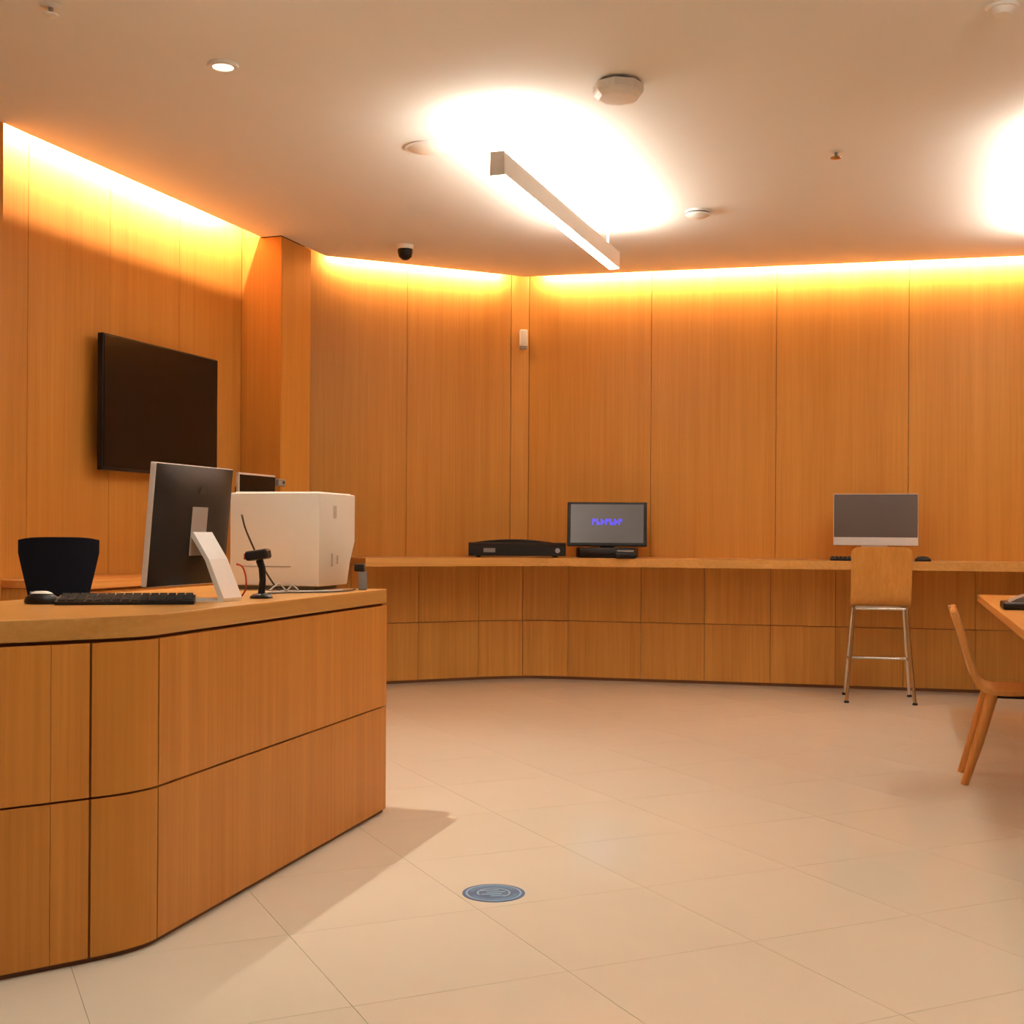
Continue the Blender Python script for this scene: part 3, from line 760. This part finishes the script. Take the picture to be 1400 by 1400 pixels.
# ------------------------------------------------------------------ ceiling fittings
def downlight(x, y, label, on=True):
    t = thing('downlight', label, 'downlight', (x, y, CH-.012), 0)
    MB().lathe([(.044, -.002), (.062, -.002), (.065, .004), (.065, .0115), (.044, .0115), (.044, -.002)], n=32, cap=False).build('trim_ring', M_white, t, smooth=True)
    MB().lathe([(0, .004), (.0435, .004), (.0435, .009), (0, .009)], n=24).build('lens', glow('spot_lens', SPOT_COL, 4.0), t)
    l = bpy.data.lights.new('downlight_lamp', 'SPOT'); l.energy = SPOT_W; l.color = SPOT_COL; l.spot_size = R(88); l.spot_blend = .6; l.shadow_soft_size = .012
    o = bpy.data.objects.new('downlight_lamp', l); COL.objects.link(o); o.location = (0, 0, .002); o.parent = t
    return t
downlight(-1.217, 5.184, 'small round recessed downlight in the ceiling above the desk end')
t = thing('ceiling_speaker', 'flat round pale speaker grille set in the ceiling', 'speaker', (-.438, 6.287, CH), 0)
MB().lathe([(0, -.007), (.105, -.007), (.118, -.006), (.122, -.0005), (0, -.0005)], n=40).build('rim', M_white, t, smooth=True)
MB().lathe([(0, -.0095), (.098, -.0085), (.10, -.0072), (0, -.0072)], n=40).build('grille', M_offw, t, smooth=True)
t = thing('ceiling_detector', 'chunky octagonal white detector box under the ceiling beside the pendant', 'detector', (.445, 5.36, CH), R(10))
MB().lathe([(0, -.012), (.085, -.012), (.085, -.0005), (0, -.0005)], n=8).build('shadow_plate', M_grey, t)  # plate coloured grey to stand for the shadow gap under the ceiling
MB().lathe([(0, -.075), (.085, -.072), (.105, -.055), (.110, -.046), (0, -.046)], n=8, rot=R(22.5)).build('lower_cover', M_white, t)
MB().lathe([(0, -.0455), (.110, -.0455), (.110, -.014), (0, -.014)], n=8, rot=R(22.5)).build('body', M_white, t)
t = thing('smoke_detector', 'small white smoke detector with dark slit on the ceiling beyond the pendant', 'smoke detector', (1.106, 7.48, CH), 0)
MB().lathe([(0, -.012), (.075, -.012), (.078, -.0005), (0, -.0005)], n=28).build('base', M_white, t, smooth=True)
MB().lathe([(0, -.019), (.066, -.019), (.066, -.012), (0, -.012)], n=28).build('slit', M_blackm, t)
MB().lathe([(0, -.046), (.045, -.044), (.070, -.030), (.073, -.0192), (0, -.0192)], n=28).build('cover', M_white, t, smooth=True)
def sprinkler(x, y, label, dm):
    t = thing('sprinkler', label, 'sprinkler', (x, y, CH), 0)
    MB().lathe([(0, -.006), (.030, -.006), (.042, -.0005), (0, -.0005)], n=24).build('escutcheon', M_white, t, smooth=True)
    MB().tube([(0, 0, -.006), (0, 0, -.030)], .008, 10).build('stem', M_steel, t)
    MB().lathe([(0, -.040), (.026, -.036), (.028, -.031), (0, -.0302)], n=18).build('deflector', dm, t)
sprinkler(1.63, 6.304, 'small sprinkler head in the ceiling right of the smoke detector', plain('brass', (.45, .28, .12), .35, .8))
sprinkler(-1.726, 4.62, 'small sprinkler head in the ceiling over the staff side of the desk', M_white)
t = thing('round_detector', 'small round white detector in the ceiling above the oak table', 'detector', (1.79, 4.57, CH), 0)
MB().lathe([(0, -.010), (.055, -.010), (.060, -.0005), (0, -.0005)], n=28).build('base', M_white, t, smooth=True)
MB().lathe([(0, -.034), (.030, -.032), (.045, -.0102), (0, -.0102)], n=28).build('cover', M_white, t, smooth=True)
t = thing('dome_camera', 'small black dome security camera on the ceiling near the pillar', 'camera', (-.735, 8.42, CH), 0)
MB().lathe([(0, -.028), (.052, -.028), (.058, -.0005), (0, -.0005)], n=28).build('base', M_offw, t, smooth=True)
MB().lathe([(0, -.102), (.022, -.097), (.045, -.078), (.052, -.05), (.052, -.0282), (0, -.0282)], n=28).build('dome', M_black, t, smooth=True)
# motion sensor in the corner
kc = (k1+k2)/2 - kn*.001
t = thing('motion_sensor', 'small white motion sensor in the corner of the panelled walls', 'sensor', (kc.x+.02, kc.y, 2.525), math.atan2(kd.y, kd.x))
MB().box((0, -.0225, .075), (.058, .045, .13), bev=.01, seg=3).build('body', M_white, t, smooth=True)
MB().box((0, -.025, .0), (.05, .03, .02), bev=.004).build('lens', M_grey, t)

# ------------------------------------------------------------------ floor decal
fd = thing('floor_decal', 'round blue floor sticker with pale rings on the cream tiles', 'floor sticker', (-.049, 3.807, 0), R(8))
rD = .096
MB().lathe([(0, .0003), (rD, .0003), (rD, .0012), (0, .0012)], n=48).build('disc', M_blue, fd)
def ringseg(r0, r1, a0, a1, z=.0016, n=24):
    m = MB(); A = [m.bm.verts.new((r0*math.cos(a0+(a1-a0)*i/n), r0*math.sin(a0+(a1-a0)*i/n), z)) for i in range(n+1)]
    B = [m.bm.verts.new((r1*math.cos(a0+(a1-a0)*i/n), r1*math.sin(a0+(a1-a0)*i/n), z)) for i in range(n+1)]
    for i in range(n): m.bm.faces.new((A[i], B[i], B[i+1], A[i+1]))
    return m
ringseg(.080, .086, 0, 2*math.pi, n=48).build('pale_ring', M_decw, fd)
ringseg(.062, .076, R(20), R(165)).build('band', M_decm, fd)
ringseg(.062, .076, R(200), R(345)).build('band', M_decm, fd)
ringseg(.046, .052, R(-60), R(200)).build('arc', M_decw, fd)
m = MB()
for k, (x, y, w_) in enumerate(((-.012, .026, .062), (.008, .006, .058), (-.008, -.014, .064), (.012, -.034, .05))): m.box((x, y, .0016), (w_, .009, .0006))
m.build('stripes', M_decw, fd)
